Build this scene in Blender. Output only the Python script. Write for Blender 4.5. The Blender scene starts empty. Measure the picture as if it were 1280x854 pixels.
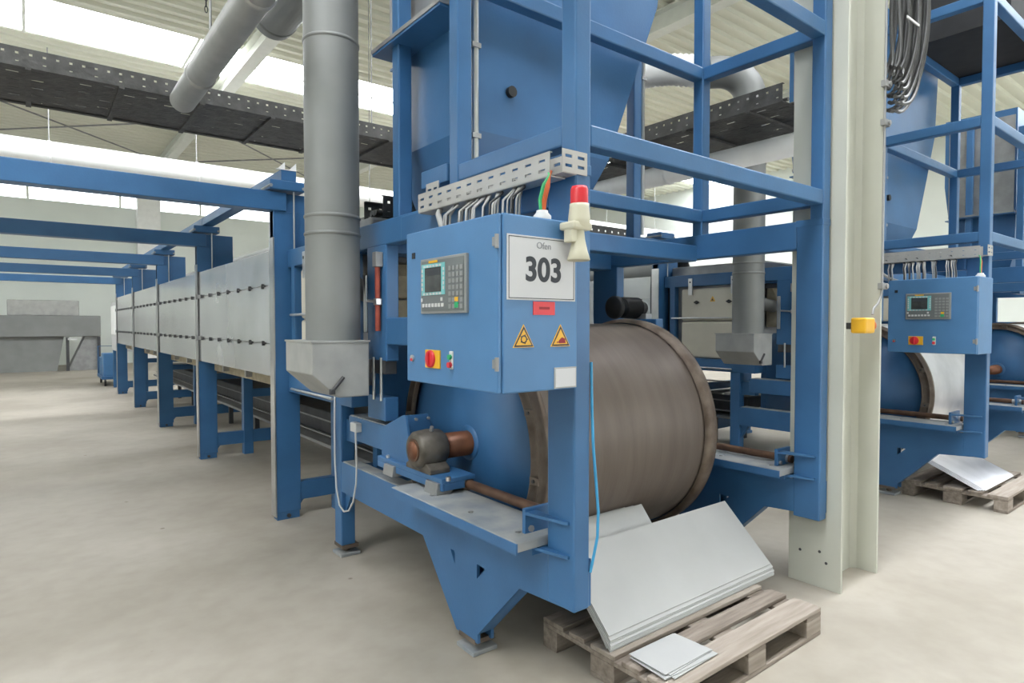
import bpy, bmesh, math, random
from mathutils import Vector, Matrix
random.seed(7)
S = bpy.context.scene
COL = S.collection
R = math.radians
PI = math.pi

# ------------------------------------------------------------------ camera
cam = bpy.data.cameras.new('camera')
cam.sensor_width = 36.0; cam.sensor_fit = 'HORIZONTAL'; cam.lens = 772.0/1280*36
cam.clip_start = .05; cam.clip_end = 200
camo = bpy.data.objects.new('camera', cam); COL.objects.link(camo)
camo.location = (0, 0, 1.6)
camo.rotation_euler = (R(90-1.595), 0, R(-37.936))
S.camera = camo
# ------------------------------------------------------------------ world and exposure
w = bpy.data.worlds.new('world'); S.world = w; w.use_nodes = True
w.node_tree.nodes['Background'].inputs[0].default_value = (.86, .93, 1, 1)
w.node_tree.nodes['Background'].inputs[1].default_value = 1.0
S.view_settings.view_transform = 'Standard'; S.view_settings.look = 'None'
S.view_settings.gamma = 1.0; S.view_settings.use_curve_mapping = False
S.view_settings.exposure = 0.55
SKY_STRENGTH = 11.0          # daylit roof panels
WIN_STRENGTH = 2.3           # daylit windows in the walls

# ------------------------------------------------------------------ materials
def mat(name, col, rough=.5, metal=0.0, var=.12, scale=6.0, bump=0.0, bscale=40.0, col2=None, detail=4, stretch=None, emit=0, spec=None):
    m = bpy.data.materials.new(name); m.use_nodes = True
    nt = m.node_tree; N = nt.nodes; L = nt.links
    b = N['Principled BSDF']
    b.inputs['Roughness'].default_value = rough; b.inputs['Metallic'].default_value = metal
    if spec is not None: b.inputs['Specular IOR Level'].default_value = spec
    tc = N.new('ShaderNodeTexCoord')
    src = tc.outputs['Object']
    if stretch:
        mp = N.new('ShaderNodeMapping'); mp.inputs['Scale'].default_value = stretch
        L.new(src, mp.inputs['Vector']); src = mp.outputs['Vector']
    nz = N.new('ShaderNodeTexNoise'); nz.inputs['Scale'].default_value = scale; nz.inputs['Detail'].default_value = detail
    L.new(src, nz.inputs['Vector'])
    rp = N.new('ShaderNodeValToRGB')
    c2 = col2 if col2 else tuple(max(0, c*(1-var*1.6)) for c in col)
    c1 = col if col2 else tuple(min(1, c*(1+var*.6)) for c in col)
    rp.color_ramp.elements[0].position = .32; rp.color_ramp.elements[0].color = (*c2, 1)
    rp.color_ramp.elements[1].position = .68; rp.color_ramp.elements[1].color = (*c1, 1)
    L.new(nz.outputs['Fac'], rp.inputs['Fac']); L.new(rp.outputs['Color'], b.inputs['Base Color'])
    if bump:
        n2 = N.new('ShaderNodeTexNoise'); n2.inputs['Scale'].default_value = bscale; n2.inputs['Detail'].default_value = 3
        L.new(src, n2.inputs['Vector'])
        bp = N.new('ShaderNodeBump'); bp.inputs['Strength'].default_value = bump; bp.inputs['Distance'].default_value = .02
        L.new(n2.outputs['Fac'], bp.inputs['Height']); L.new(bp.outputs['Normal'], b.inputs['Normal'])
    if emit:
        b.inputs['Emission Color'].default_value = (*col, 1); b.inputs['Emission Strength'].default_value = emit
    return m

M = {}
M['blue'] = mat('blue_paint', (.040, .136, .300), .40, var=.10, scale=3, bump=.03, bscale=60)
M['deep'] = M['blue']            # the portals, hopper and discs carry the same paint as the frame
M['hopper'] = M['blue']
M['cab'] = mat('cabinet_blue_enamel', (.072, .198, .40), .42, var=.05, scale=5, bump=.05, bscale=220)
M['worn'] = mat('worn_dusty_top', (.36, .36, .35), .6, var=.2, scale=7, col2=(.22, .245, .27))
M['galv'] = mat('galvanised_duct', (.235, .24, .235), .55, .35, var=.06, scale=3)
M['hood'] = mat('zinc_hood', (.40, .40, .385), .55, .35, var=.10, scale=6)
M['panel'] = mat('bright_zinc_panel', (.68, .69, .69), .24, .62, var=.10, scale=1.6, bump=.05, bscale=1.6)
M['steel'] = mat('bright_steel', (.62, .62, .62), .28, .9, var=.08)
M['greysteel'] = mat('grey_steel', (.33, .33, .33), .45, .6, var=.12)
M['darksteel'] = mat('dark_steel', (.075, .075, .08), .5, .4, var=.2)
M['black'] = mat('black_plastic', (.015, .015, .016), .5, var=.1)
M['binblack'] = mat('black_lining', (.02, .02, .022), .8, var=.2)  # the bin's own matt black
M['rust'] = mat('rusted_drum', (.150, .120, .100), .46, .25, scale=2.2, col2=(.115, .089, .073), bump=.05, bscale=14, stretch=(5, .7, .7))
M['rustring'] = mat('rusted_ring', (.19, .15, .12), .55, .3, scale=8, col2=(.09, .062, .045), bump=.12, bscale=40)
M['rustrod'] = mat('rusted_rod', (.16, .085, .05), .5, .3, scale=14, col2=(.085, .045, .03))
M['shaft'] = mat('brown_shaft', (.22, .085, .04), .42, .3, scale=10, col2=(.12, .045, .022))
M['bearing'] = mat('greasy_bearing', (.13, .115, .095), .5, .3, scale=16, col2=(.06, .05, .04))
M['cream'] = mat('cream_column_paint', (.54, .54, .47), .45, var=.05, scale=2)
M['door'] = mat('cream_door_enamel', (.66, .62, .52), .35, var=.05, scale=4)
M['insul'] = mat('beige_insulation', (.42, .36, .25), .8, var=.2, scale=9, bump=.2)
M['tray'] = mat('pale_wire_tray', (.42, .41, .39), .5, .1, var=.06)
M['darktray'] = mat('dark_cable_tray', (.085, .083, .08), .55, .3, var=.25, scale=9, bump=.3, bscale=30)
M['cable'] = mat('grey_cable', (.38, .38, .37), .55, var=.1)
M['darkcable'] = mat('dark_cable', (.05, .05, .05), .45, var=.2)
M['coil'] = mat('charcoal_cable', (.085, .085, .085), .4, var=.2)
M['orange'] = mat('orange_wire', (.6, .12, .03), .5)
M['green'] = mat('green_wire', (.03, .35, .12), .5)
M['white'] = mat('white_plastic', (.58, .58, .58), .45, var=.02)
M['beige'] = mat('cream_plastic', (.60, .57, .44), .4, var=.04)
M['paper'] = mat('white_paper', (.60, .60, .62), .55, var=.01)
M['ink'] = mat('dark_ink', (.035, .04, .05), .6, var=.05)
M['greyink'] = mat('grey_ink', (.25, .26, .28), .6, var=.05)
M['red'] = mat('red_plastic', (.62, .025, .035), .35, var=.05)
M['redlabel'] = mat('red_label', (.66, .05, .06), .5, var=.04)
M['darkred'] = mat('dark_red_print', (.30, .02, .03), .6)
M['redtube'] = mat('faded_red_tube', (.33, .06, .035), .5, var=.15, scale=14)
M['yellow'] = mat('yellow_plastic', (.78, .42, .02), .4, var=.05)
M['teal'] = mat('teal_keys', (.18, .50, .52), .5, var=.05)
M['hmi'] = mat('hmi_grey', (.26, .27, .27), .5, var=.05)
M['hmidark'] = mat('hmi_dark_grey', (.15, .165, .17), .5, var=.05)
M['screen'] = mat('screen_glass', (.055, .06, .062), .12, var=.2, scale=20)
M['keygreen'] = mat('green_key', (.03, .42, .16), .5)
M['sheet'] = mat('zinc_sheet', (.47, .47, .465), .5, .12, var=.04, scale=3)
M['shiny'] = mat('shiny_sheet', (.72, .71, .73), .34, .75, var=.12, scale=3)
M['hose'] = mat('light_blue_hose', (.05, .32, .58), .35)
M['wallpaint'] = mat('pale_green_wall', (.78, .82, .78), .6, var=.03, scale=.6)
M['roof'] = mat('cream_roof_sheet', (.74, .74, .62), .5, var=.03, scale=.5)
M['rafter'] = mat('pale_rafter', (.76, .77, .70), .5, var=.03)
M['pipewhite'] = mat('white_pipe', (.90, .90, .89), .4, var=.03)
M['yellowpaint'] = mat('yellow_paint', (.75, .55, .03), .5)
M['glow'] = mat('daylight_panel', (.93, .96, 1.0), .5, var=0, emit=SKY_STRENGTH)
M['winglow'] = mat('daylight_window', (.93, .97, 1.0), .5, var=0, emit=WIN_STRENGTH)

def wood():
    m = mat('grey_pallet_wood', (.31, .262, .22), .85, scale=7, col2=(.17, .135, .108), bump=.25, bscale=30, stretch=(.35, 4, 4))
    return m
M['wood'] = wood()
M['woodpale'] = mat('pale_pallet_wood', (.40, .345, .295), .85, scale=7, col2=(.27, .225, .185), bump=.2, bscale=30, stretch=(.35, 4, 4))

def concrete():
    m = bpy.data.materials.new('dusty_concrete'); m.use_nodes = True
    nt = m.node_tree; N = nt.nodes; L = nt.links; b = N['Principled BSDF']
    b.inputs['Roughness'].default_value = .62
    b.inputs['Specular IOR Level'].default_value = .35
    tc = N.new('ShaderNodeTexCoord')
    n1 = N.new('ShaderNodeTexNoise'); n1.inputs['Scale'].default_value = .55; n1.inputs['Detail'].default_value = 6; n1.inputs['Roughness'].default_value = .55
    n2 = N.new('ShaderNodeTexNoise'); n2.inputs['Scale'].default_value = 7; n2.inputs['Detail'].default_value = 6
    L.new(tc.outputs['Object'], n1.inputs['Vector']); L.new(tc.outputs['Object'], n2.inputs['Vector'])
    r1 = N.new('ShaderNodeValToRGB')
    r1.color_ramp.elements[0].position = .35; r1.color_ramp.elements[0].color = (.33, .295, .246, 1)
    r1.color_ramp.elements[1].position = .65; r1.color_ramp.elements[1].color = (.44, .402, .346, 1)
    L.new(n1.outputs['Fac'], r1.inputs['Fac'])
    r2 = N.new('ShaderNodeValToRGB')
    r2.color_ramp.elements[0].position = .3; r2.color_ramp.elements[0].color = (.90, .89, .87, 1)
    r2.color_ramp.elements[1].position = .6; r2.color_ramp.elements[1].color = (1, 1, 1, 1)
    L.new(n2.outputs['Fac'], r2.inputs['Fac'])
    mx = N.new('ShaderNodeMix'); mx.data_type = 'RGBA'; mx.blend_type = 'MULTIPLY'; mx.inputs[0].default_value = 1
    L.new(r1.outputs['Color'], mx.inputs[6]); L.new(r2.outputs['Color'], mx.inputs[7])
    # a few dark oily stains with a shape of their own
    n3 = N.new('ShaderNodeTexVoronoi'); n3.inputs['Scale'].default_value = 1.7; n3.inputs['Randomness'].default_value = 1
    L.new(tc.outputs['Object'], n3.inputs['Vector'])
    r3 = N.new('ShaderNodeValToRGB')
    r3.color_ramp.elements[0].position = .02; r3.color_ramp.elements[0].color = (.55, .52, .48, 1)
    r3.color_ramp.elements[1].position = .035; r3.color_ramp.elements[1].color = (1, 1, 1, 1)
    L.new(n3.outputs['Distance'], r3.inputs['Fac'])
    mx2 = N.new('ShaderNodeMix'); mx2.data_type = 'RGBA'; mx2.blend_type = 'MULTIPLY'; mx2.inputs[0].default_value = 1
    L.new(mx.outputs[2], mx2.inputs[6]); L.new(r3.outputs['Color'], mx2.inputs[7])
    L.new(mx2.outputs[2], b.inputs['Base Color'])
    rr = N.new('ShaderNodeMapRange'); rr.inputs[3].default_value = .5; rr.inputs[4].default_value = .75
    L.new(n2.outputs['Fac'], rr.inputs[0]); L.new(rr.outputs[0], b.inputs['Roughness'])
    bp = N.new('ShaderNodeBump'); bp.inputs['Strength'].default_value = .06; bp.inputs['Distance'].default_value = .01
    L.new(n2.outputs['Fac'], bp.inputs['Height']); L.new(bp.outputs['Normal'], b.inputs['Normal'])
    return m
M['floor'] = concrete()

# ------------------------------------------------------------------ mesh helpers
class MB:
    def __init__(s): s.v = []; s.f = []; s.sm = []
    def add(s, vs, fs, smooth=False):
        o = len(s.v); s.v += [tuple(p) for p in vs]
        s.f += [tuple(i+o for i in f) for f in fs]; s.sm += [smooth]*len(fs)
        return s
    def box(s, x0, x1, y0, y1, z0, z1):
        vs = [(x, y, z) for x in (x0, x1) for y in (y0, y1) for z in (z0, z1)]
        return s.add(vs, [(0, 1, 3, 2), (4, 6, 7, 5), (0, 4, 5, 1), (2, 3, 7, 6), (0, 2, 6, 4), (1, 5, 7, 3)])
    def prism(s, pts, axis, a0, a1):
        n = len(pts)
        def P(p, a):
            if axis == 'x': return (a, p[0], p[1])
            if axis == 'y': return (p[0], a, p[1])
            return (p[0], p[1], a)
        vs = [P(p, a0) for p in pts]+[P(p, a1) for p in pts]
        fs = [tuple(range(n))[::-1], tuple(range(n, 2*n))]+[(i, (i+1) % n, n+(i+1) % n, n+i) for i in range(n)]
        return s.add(vs, fs)
    def cyl(s, p0, p1, r, n=16, r1=None, caps=True):
        p0, p1 = Vector(p0), Vector(p1); d = (p1-p0).normalized()
        a = d.orthogonal().normalized(); b = d.cross(a)
        r1 = r if r1 is None else r1
        vs = []
        for p, q in ((p0, r), (p1, r1)):
            vs += [p+a*q*math.cos(2*PI*i/n)+b*q*math.sin(2*PI*i/n) for i in range(n)]
        s.add(vs, [(i, (i+1) % n, n+(i+1) % n, n+i) for i in range(n)], True)
        if caps: s.add(vs, [tuple(range(n))[::-1], tuple(range(n, 2*n))])
        return s
    def tube(s, pts, r, n=8):
        pts = [Vector(p) for p in pts]; rings = []
        a = None
        for i, p in enumerate(pts):
            d = (pts[min(i+1, len(pts)-1)]-pts[max(i-1, 0)]).normalized()
            if a is None: a = d.orthogonal().normalized()
            a = (a-d*a.dot(d)).normalized(); b = d.cross(a)
            rings.append([p+a*r*math.cos(2*PI*k/n)+b*r*math.sin(2*PI*k/n) for k in range(n)])
        vs = [q for g in rings for q in g]; m = len(pts)
        fs = [(i*n+k, i*n+(k+1) % n, (i+1)*n+(k+1) % n, (i+1)*n+k) for i in range(m-1) for k in range(n)]
        s.add(vs, fs, True)
        s.add(rings[0], [tuple(range(n))[::-1]]); s.add(rings[-1], [tuple(range(n))])
        return s
    def lathe(s, prof, c, axis='x', n=64, smooth=True):
        # prof: (along, radius), c: centre
        vs = []
        for a, r in prof:
            for i in range(n):
                t = 2*PI*i/n; p = r*math.cos(t); q = r*math.sin(t)
                if axis == 'x': vs.append((c[0]+a, c[1]+p, c[2]+q))
                elif axis == 'y': vs.append((c[0]+p, c[1]+a, c[2]+q))
                else: vs.append((c[0]+p, c[1]+q, c[2]+a))
        m = len(prof)
        fs = [(i*n+k, i*n+(k+1) % n, (i+1)*n+(k+1) % n, (i+1)*n+k) for i in range(m-1) for k in range(n)]
        return s.add(vs, fs, smooth)
    def grid_holes(s, us, vs_, hole, place):
        # quads between the cuts us x vs_, those where hole(i,j) is true are left open
        idx = {}
        V = []; F = []
        def g(i, j):
            if (i, j) not in idx: idx[(i, j)] = len(V); V.append(place(us[i], vs_[j]))
            return idx[(i, j)]
        for i in range(len(us)-1):
            for j in range(len(vs_)-1):
                if not hole(i, j): F.append((g(i, j), g(i+1, j), g(i+1, j+1), g(i, j+1)))
        return s.add(V, F)

ORG = {}
def link(o, parent=None):
    COL.objects.link(o)
    if parent: o.parent = parent
    return o
def mesh_of(mb, name, org):
    me = bpy.data.meshes.new(name)
    me.from_pydata([(p[0]-org[0], p[1]-org[1], p[2]-org[2]) for p in mb.v], [], mb.f)
    me.polygons.foreach_set('use_smooth', mb.sm)
    bm = bmesh.new(); bm.from_mesh(me); bmesh.ops.recalc_face_normals(bm, faces=bm.faces); bm.to_mesh(me); bm.free()
    me.update()
    return me
def thing(name, label, cat, org=(0, 0, 0), group=None, kind=None):
    o = bpy.data.objects.new(name, None); link(o); o.location = org; o.empty_display_size = .1
    o['label'] = label; o['category'] = cat
    if group: o['group'] = group
    if kind: o['kind'] = kind
    ORG[o] = org
    return o
def part(name, mb, m, parent, bevel=0, solid=0, label=None, kind=None, seg=2):
    org = ORG[parent]
    o = bpy.data.objects.new(name, mesh_of(mb, name, org)); link(o, parent)
    ORG[o] = org                       # sub-parts share the thing's origin
    o.data.materials.append(M[m])
    if solid:
        d = o.modifiers.new('solid', 'SOLIDIFY'); d.thickness = solid; d.offset = 0
    if bevel:
        d = o.modifiers.new('bevel', 'BEVEL'); d.width = bevel; d.segments = seg; d.limit_method = 'ANGLE'; d.angle_limit = R(40)
        d.harden_normals = False
    if label: o['label'] = label
    if kind: o['kind'] = kind
    return o
def single(name, mb, m, label, cat, org=(0, 0, 0), group=None, kind=None, bevel=0, solid=0):
    o = bpy.data.objects.new(name, mesh_of(mb, name, org)); link(o); o.location = org
    o.data.materials.append(M[m]); ORG[o] = org
    if label: o['label'] = label
    if cat: o['category'] = cat
    if group: o['group'] = group
    if kind: o['kind'] = kind
    if solid:
        d = o.modifiers.new('solid', 'SOLIDIFY'); d.thickness = solid; d.offset = 0
    if bevel:
        d = o.modifiers.new('bevel', 'BEVEL'); d.width = bevel; d.segments = 2; d.limit_method = 'ANGLE'
    return o
def struct(name, mb, m, label=None, parent=None, solid=0, bevel=0):
    o = bpy.data.objects.new(name, mesh_of(mb, name, (0, 0, 0))); link(o, parent); o.data.materials.append(M[m]); ORG[o] = (0, 0, 0)
    if parent is None:
        o['kind'] = 'structure'; o['category'] = name.split('_')[0]
        if label: o['label'] = label
    if solid:
        d = o.modifiers.new('solid', 'SOLIDIFY'); d.thickness = solid; d.offset = 0
    if bevel:
        d = o.modifiers.new('bevel', 'BEVEL'); d.width = bevel; d.segments = 2; d.limit_method = 'ANGLE'
    return o
def dup(root, off, label=None, group=None, swap=None):
    def cp(o, parent):
        c = o.copy(); COL.objects.link(c)
        if parent: c.parent = parent
        if swap and o.data and o.data.materials and o.data.materials[0].name in swap:
            c.data = o.data.copy(); c.data.materials[0] = M[swap[o.data.materials[0].name]]
        for ch in list(o.children): cp(ch, c)
        return c
    r = cp(root, None); r.location = Vector(root.location)+Vector(off)
    if label: r['label'] = label
    if group: r['group'] = group
    return r
def text_part(name, body, size, m, parent, place, depth=.0012, bold=0):
    cu = bpy.data.curves.new(name, 'FONT'); cu.body = body; cu.size = size; cu.align_x = 'CENTER'; cu.align_y = 'CENTER'; cu.extrude = depth/2; cu.offset = bold
    t = bpy.data.objects.new('tmp_text', cu); COL.objects.link(t)
    dg = bpy.context.evaluated_depsgraph_get(); dg.update()
    me = bpy.data.meshes.new_from_object(t.evaluated_get(dg))
    COL.objects.unlink(t); bpy.data.objects.remove(t)
    org = Vector(ORG[parent])
    for v in me.vertices: v.co = place(v.co)-org
    me.materials.clear(); me.materials.append(M[m])
    o = bpy.data.objects.new(name, me); link(o, parent); ORG[o] = ORG[parent]
    return o
def arc(c, r, a0, a1, n, f):
    return [f(c[0]+r*math.cos(a0+(a1-a0)*i/n), c[1]+r*math.sin(a0+(a1-a0)*i/n)) for i in range(n+1)]

# ================================================================== the hall
ZR = 7.8
XL, XR, YF, YB = -9.0, 24.0, -6.5, 30.0
struct('floor', MB().box(XL, XR, YF, YB, -.1, 0), 'floor', 'dusty pale concrete floor of the hall')
# corrugated roof in three fields between two daylight bands
def corrugated(y0, y1):
    mb = MB(); per = .34; y = y0; pr = []
    while y < y1-1e-6:
        for dy, dz in ((0, 0), (.09, 0), (.13, .07), (.30, .07)):
            if y+dy < y1: pr.append((y+dy, ZR+dz))
        y += per
    pr.append((y1, ZR))
    vs = [(XL, a, b) for a, b in pr]+[(XR, a, b) for a, b in pr]; n = len(pr)
    mb.add(vs, [(i, i+1, n+i+1, n+i) for i in range(n-1)])
    return mb
bands = [(-.2, 1.7), (14.9, 16.8)]
ceil = thing('ceiling', 'cream corrugated steel roof seen from below', 'ceiling', kind='structure')
edges = [YF]+[e for b in bands for e in b]+[YB]
for i in range(0, len(edges), 2):
    part('roof_sheet', corrugated(edges[i], edges[i+1]), 'roof', ceil)
k = 0
for b0, b1 in bands:
    k += 1
    off_ = '' if b0 > 10 else '_offscreen'
    sk = thing('window_%d%s' % (k, off_), 'glowing white rooflight band between corrugated roof sheets', 'rooflight', kind='structure')
    x = XL
    while x < XR-.01:
        part('pane'+off_, MB().box(x+.02, x+2.98, b0, b1, ZR+.03, ZR+.05), 'glow', sk)
        part('glazing_bar', MB().box(x-.03, x+.03, b0, b1, ZR-.02, ZR+.06), 'rafter', sk)
        x += 3
    part('curb', MB().box(XL, XR, (b0+b1)/2-.025, (b0+b1)/2+.025, ZR, ZR+.04), 'rafter', sk)
tn = 0
for rx in (-8.0, -2.0, 4.0, 10.0, 16.0):
    tn += 1
    struct('trim_%d' % tn, MB().box(rx-.14, rx+.14, YF, YB, ZR-.40, ZR-.375).box(rx-.14, rx+.14, YF, YB, ZR-.03, ZR).box(rx-.01, rx+.01, YF, YB, ZR-.376, ZR-.029), 'rafter', 'pale steel roof rafter running the length of the hall')
# roof bracing wires
for (xa, ya, xb, yb) in ((4, 20, -2, 26), (4, 26, -2, 20), (10, 20, 4, 26), (10, 26, 4, 20)):
    tn += 1
    struct('trim_%d' % tn, MB().cyl((xa, ya, ZR-.25), (xb, yb, ZR-.25), .025, 6), 'greysteel', 'thin diagonal roof bracing rod between rafters')

def wall_with_band(name, a0, a1, fixed, axis, z0, z1, label):
    # wall split below and above a window band, in the plane axis = fixed
    mb = MB()
    def bx(p0, p1, q0, q1):
        if axis == 'y': mb.box(p0, p1, fixed-.1, fixed+.1, q0, q1)
        else: mb.box(fixed-.1, fixed+.1, p0, p1, q0, q1)
    bx(a0, a1, 0, z0); bx(a0, a1, z1, ZR+.1)
    return struct(name, mb, 'wallpaint', label)
def window_band(a0, a1, fixed, axis, z0, z1, step, label, off_=''):
    global k
    k += 1
    t = thing('window_%d%s' % (k, off_), label, 'window', kind='structure')
    p = a0
    while p < a1-.01:
        q = min(p+step, a1)
        for nm, u0, u1, th, m_ in (('pane', p+.04, q-.04, .01, 'winglow'), ('mullion', p-.04, p+.04, .04, 'rafter')):
            mb = MB()
            if axis == 'y': mb.box(u0, u1, fixed-th, fixed+th, z0, z1)
            else: mb.box(fixed-th, fixed+th, u0, u1, z0, z1)
            part(nm+(off_ if nm == 'pane' else ''), mb, m_, t)
        p = q
wall_with_band('wall_back', XL, XR, YB+.1, 'y', 6.40, 6.98, 'pale green far wall with a high window strip')
window_band(XL, XR, YB+.1, 'y', 6.40, 6.98, 3.0, 'bright high window strip along the far wall')
wall_with_band('wall_left', YF, YB, XL-.1, 'x', 6.3, 6.98, 'pale wall along the open aisle side')
window_band(YF, YB, XL-.1, 'x', 6.3, 6.98, 3.0, 'bright high window strip along the aisle wall', '_offscreen')
struct('wall_right', MB().box(XR, XR+.2, YF, YB, 0, ZR+.1), 'wallpaint', 'pale wall beyond the third oven line')
WX0, WX1, WZ0, WZ1 = 4.0, 13.0, 1.0, 3.8
struct('wall_front', MB().box(XL, WX0, YF-.2, YF, 0, ZR+.1).box(WX1, XR, YF-.2, YF, 0, ZR+.1).box(WX0, WX1, YF-.2, YF, 0, WZ0).box(WX0, WX1, YF-.2, YF, WZ1, ZR+.1), 'wallpaint', 'pale wall with a window row facing the machine')
window_band(WX0, WX1, YF-.1, 'y', WZ0, WZ1, 1.5, 'bright window row facing the machine', '_offscreen')
# ---- pilasters, far wall fittings
for px in (-4.5, 3.95, 10.5, 16.5):
    tn += 1
    struct('trim_%d' % tn, MB().box(px-.42, px+.42, YB-.5, YB, 0, ZR-.4), 'pipewhite', 'white pilaster standing against the far wall')

# ---- near cream H-section column, with bolts, conduit and yellow box
def steel_column(cx, cy, label):
    t = thing('steel_column', label, 'column', (cx, cy, 0))
    x0, x1 = cx-.26, cx+.26
    part('flange', MB().box(x0, x0+.024, cy-.16, cy+.16, 0, ZR-.40), 'cream', t, bevel=.003)
    part('flange', MB().box(x1-.024, x1, cy-.16, cy+.16, 0, ZR-.40), 'cream', t, bevel=.003)
    part('web', MB().box(x0+.022, x1-.022, cy-.008, cy+.008, 0, ZR-.40), 'cream', t)
    for s in (-1, 1):
        part('fillet', MB().prism([(x0+.023, cy+s*.007), (x0+.055, cy+s*.007), (x0+.023, cy+s*.04)], 'z', 0, ZR-.4), 'cream', t)
        part('fillet', MB().prism([(x1-.023, cy+s*.007), (x1-.055, cy+s*.007), (x1-.023, cy+s*.04)], 'z', 0, ZR-.4), 'cream', t)
    return t
CX, CY = 4.015, 1.815
colm = steel_column(CX, CY, 'cream painted steel column with a yellow box, dust at its foot')
for (yy, zz) in ((1.90, .20), (1.78, .22), (1.74, .16)):
    part('bolt_hole', MB().cyl((CX-.262, yy, zz), (CX-.255, yy, zz), .009, 8), 'darksteel', colm)
steel_column(10.0, 1.815, 'cream steel column standing beyond the second oven line')
cd = thing('conduit', 'thin grey conduit clamped up the right flange of the cream column', 'conduit', (CX+.2, CY-.16, 1.7))
part('pipe', MB().tube([(CX+.215, CY-.175, 7.0), (CX+.215, CY-.175, 1.83), (CX+.205, CY-.175, 1.78), (CX+.16, CY-.175, 1.73), (CX+.10, CY-.175, 1.70), (CX+.085, CY-.172, 1.66)], .008, 8), 'greysteel', cd)
for zz in (3.10, 2.86, 1.84):
    part('clamp', MB().box(CX+.19, CX+.264, CY-.19, CY-.158, zz-.02, zz+.02).cyl((CX+.24, CY-.2, zz), (CX+.24, CY-.16, zz), .016, 10), 'greysteel', cd, bevel=.003)
yb = thing('safety_box', 'yellow plastic safety box with a red knob on the cream column', 'switch box', (CX+.05, CY-.1, 1.6))
part('housing', MB().box(CX-.045, CX+.09, CY-.19, CY-.10, 1.545, 1.64), 'yellow', yb, bevel=.012, seg=3)
part('knob', MB().lathe([(0, 0), (0, .034), (.03, .04), (.045, .03), (.05, 0)], (CX+.09, CY-.145, 1.592), 'x', 20), 'orange', yb)
part('bracket', MB().box(CX-.02, CX+.06, CY-.105, CY-.006, 1.57, 1.61), 'darksteel', yb)

# coil of cables hung beside the column
cc = thing('cable_coil', 'thick coil of charcoal cables hanging beside the cream column', 'cable coil', (CX+.50, CY-.1, 3.0))
for i in range(24):
    f = i/23.0
    yo = CY-.13-.12*((i*7) % 24)/24
    xo = CX+.325+.43*f; zc = 3.66+.10*f; rz = .42+.40*f; xe = CX+.298
    path = [(xo+.012, yo, 5.2), (xo+.010, yo, 4.7), (xo+.006, yo, 4.2)]
    for j in range(13):
        a_ = PI*.5*j/12
        path.append((xe+(xo-xe)*math.cos(a_), yo+.012*math.sin(3*a_+i), zc-rz*math.sin(a_)))
    part('cable', MB().tube(path, .0118, 7), 'coil' if i % 3 else 'darkcable', cc)
part('cable_tie', MB().box(CX+.30, CX+.50, CY-.262, CY-.256, 3.50, 3.515), 'white', cc)
part('hanger', MB().box(CX+.255, CX+.72, CY-.20, CY-.17, 4.9, 4.95), 'greysteel', cc)

# ---- overhead: pipes along the hall, white pipe across, dark cable trays, chain
def pipe_y(name, x, z, y0, y1, r, m, label, seams, hang):
    t = thing(name, label, 'pipe', (x, y1, z))
    part('pipe_body', MB().lathe([(0, r-.012), (0, r), (y0-y1, r), (y0-y1, r-.012), (0, r-.012)], (x, y1, z), 'y', 32), m, t)
    for s in seams: part('seam_ring', MB().lathe([(-.02, r-.001), (-.014, r+.008), (.014, r+.008), (.02, r-.001)], (x, s, z), 'y', 32), m, t)
    for h in hang: part('hanger_rod', MB().cyl((x, h, z+r-.01), (x, h, ZR-.02), .008, 6), 'greysteel', t)
    return t
pipe_y('exhaust_pipe', .91, 3.24, -2.0, 5.10, .086, 'hood', 'long light grey pipe hung overhead, ending in front of the dark cable tray', (.5, 3.2, 4.5), (1.0, 4.2))
pipe_y('exhaust_pipe', 2.20, 5.02, -2.0, 7.17, .235, 'galv', 'wide dark grey round duct overhead beside the light grey pipe', (7.05, 2.0), (1.0, 5.2))
wp = thing('heating_pipe', 'huge white pipe crossing the hall high behind the gantry beams', 'pipe', (4, 17.4, 5.4))
part('pipe_body', MB().lathe([(XL+.2-4, .30), (XR-.2-4, .30)], (4, 17.4, 5.4), 'x', 40), 'pipewhite', wp)
for hx in range(-6, 24, 3):
    part('hanger_rod', MB().cyl((hx+.4, 17.4, 5.69), (hx+.4, 17.4, ZR-.02), .012, 6), 'greysteel', wp)
    part('pipe_collar', MB().lathe([(-.03, .305), (-.03, .315), (.03, .315), (.03, .305)], (hx+.4, 17.4, 5.4), 'x', 40), 'pipewhite', wp)

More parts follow.
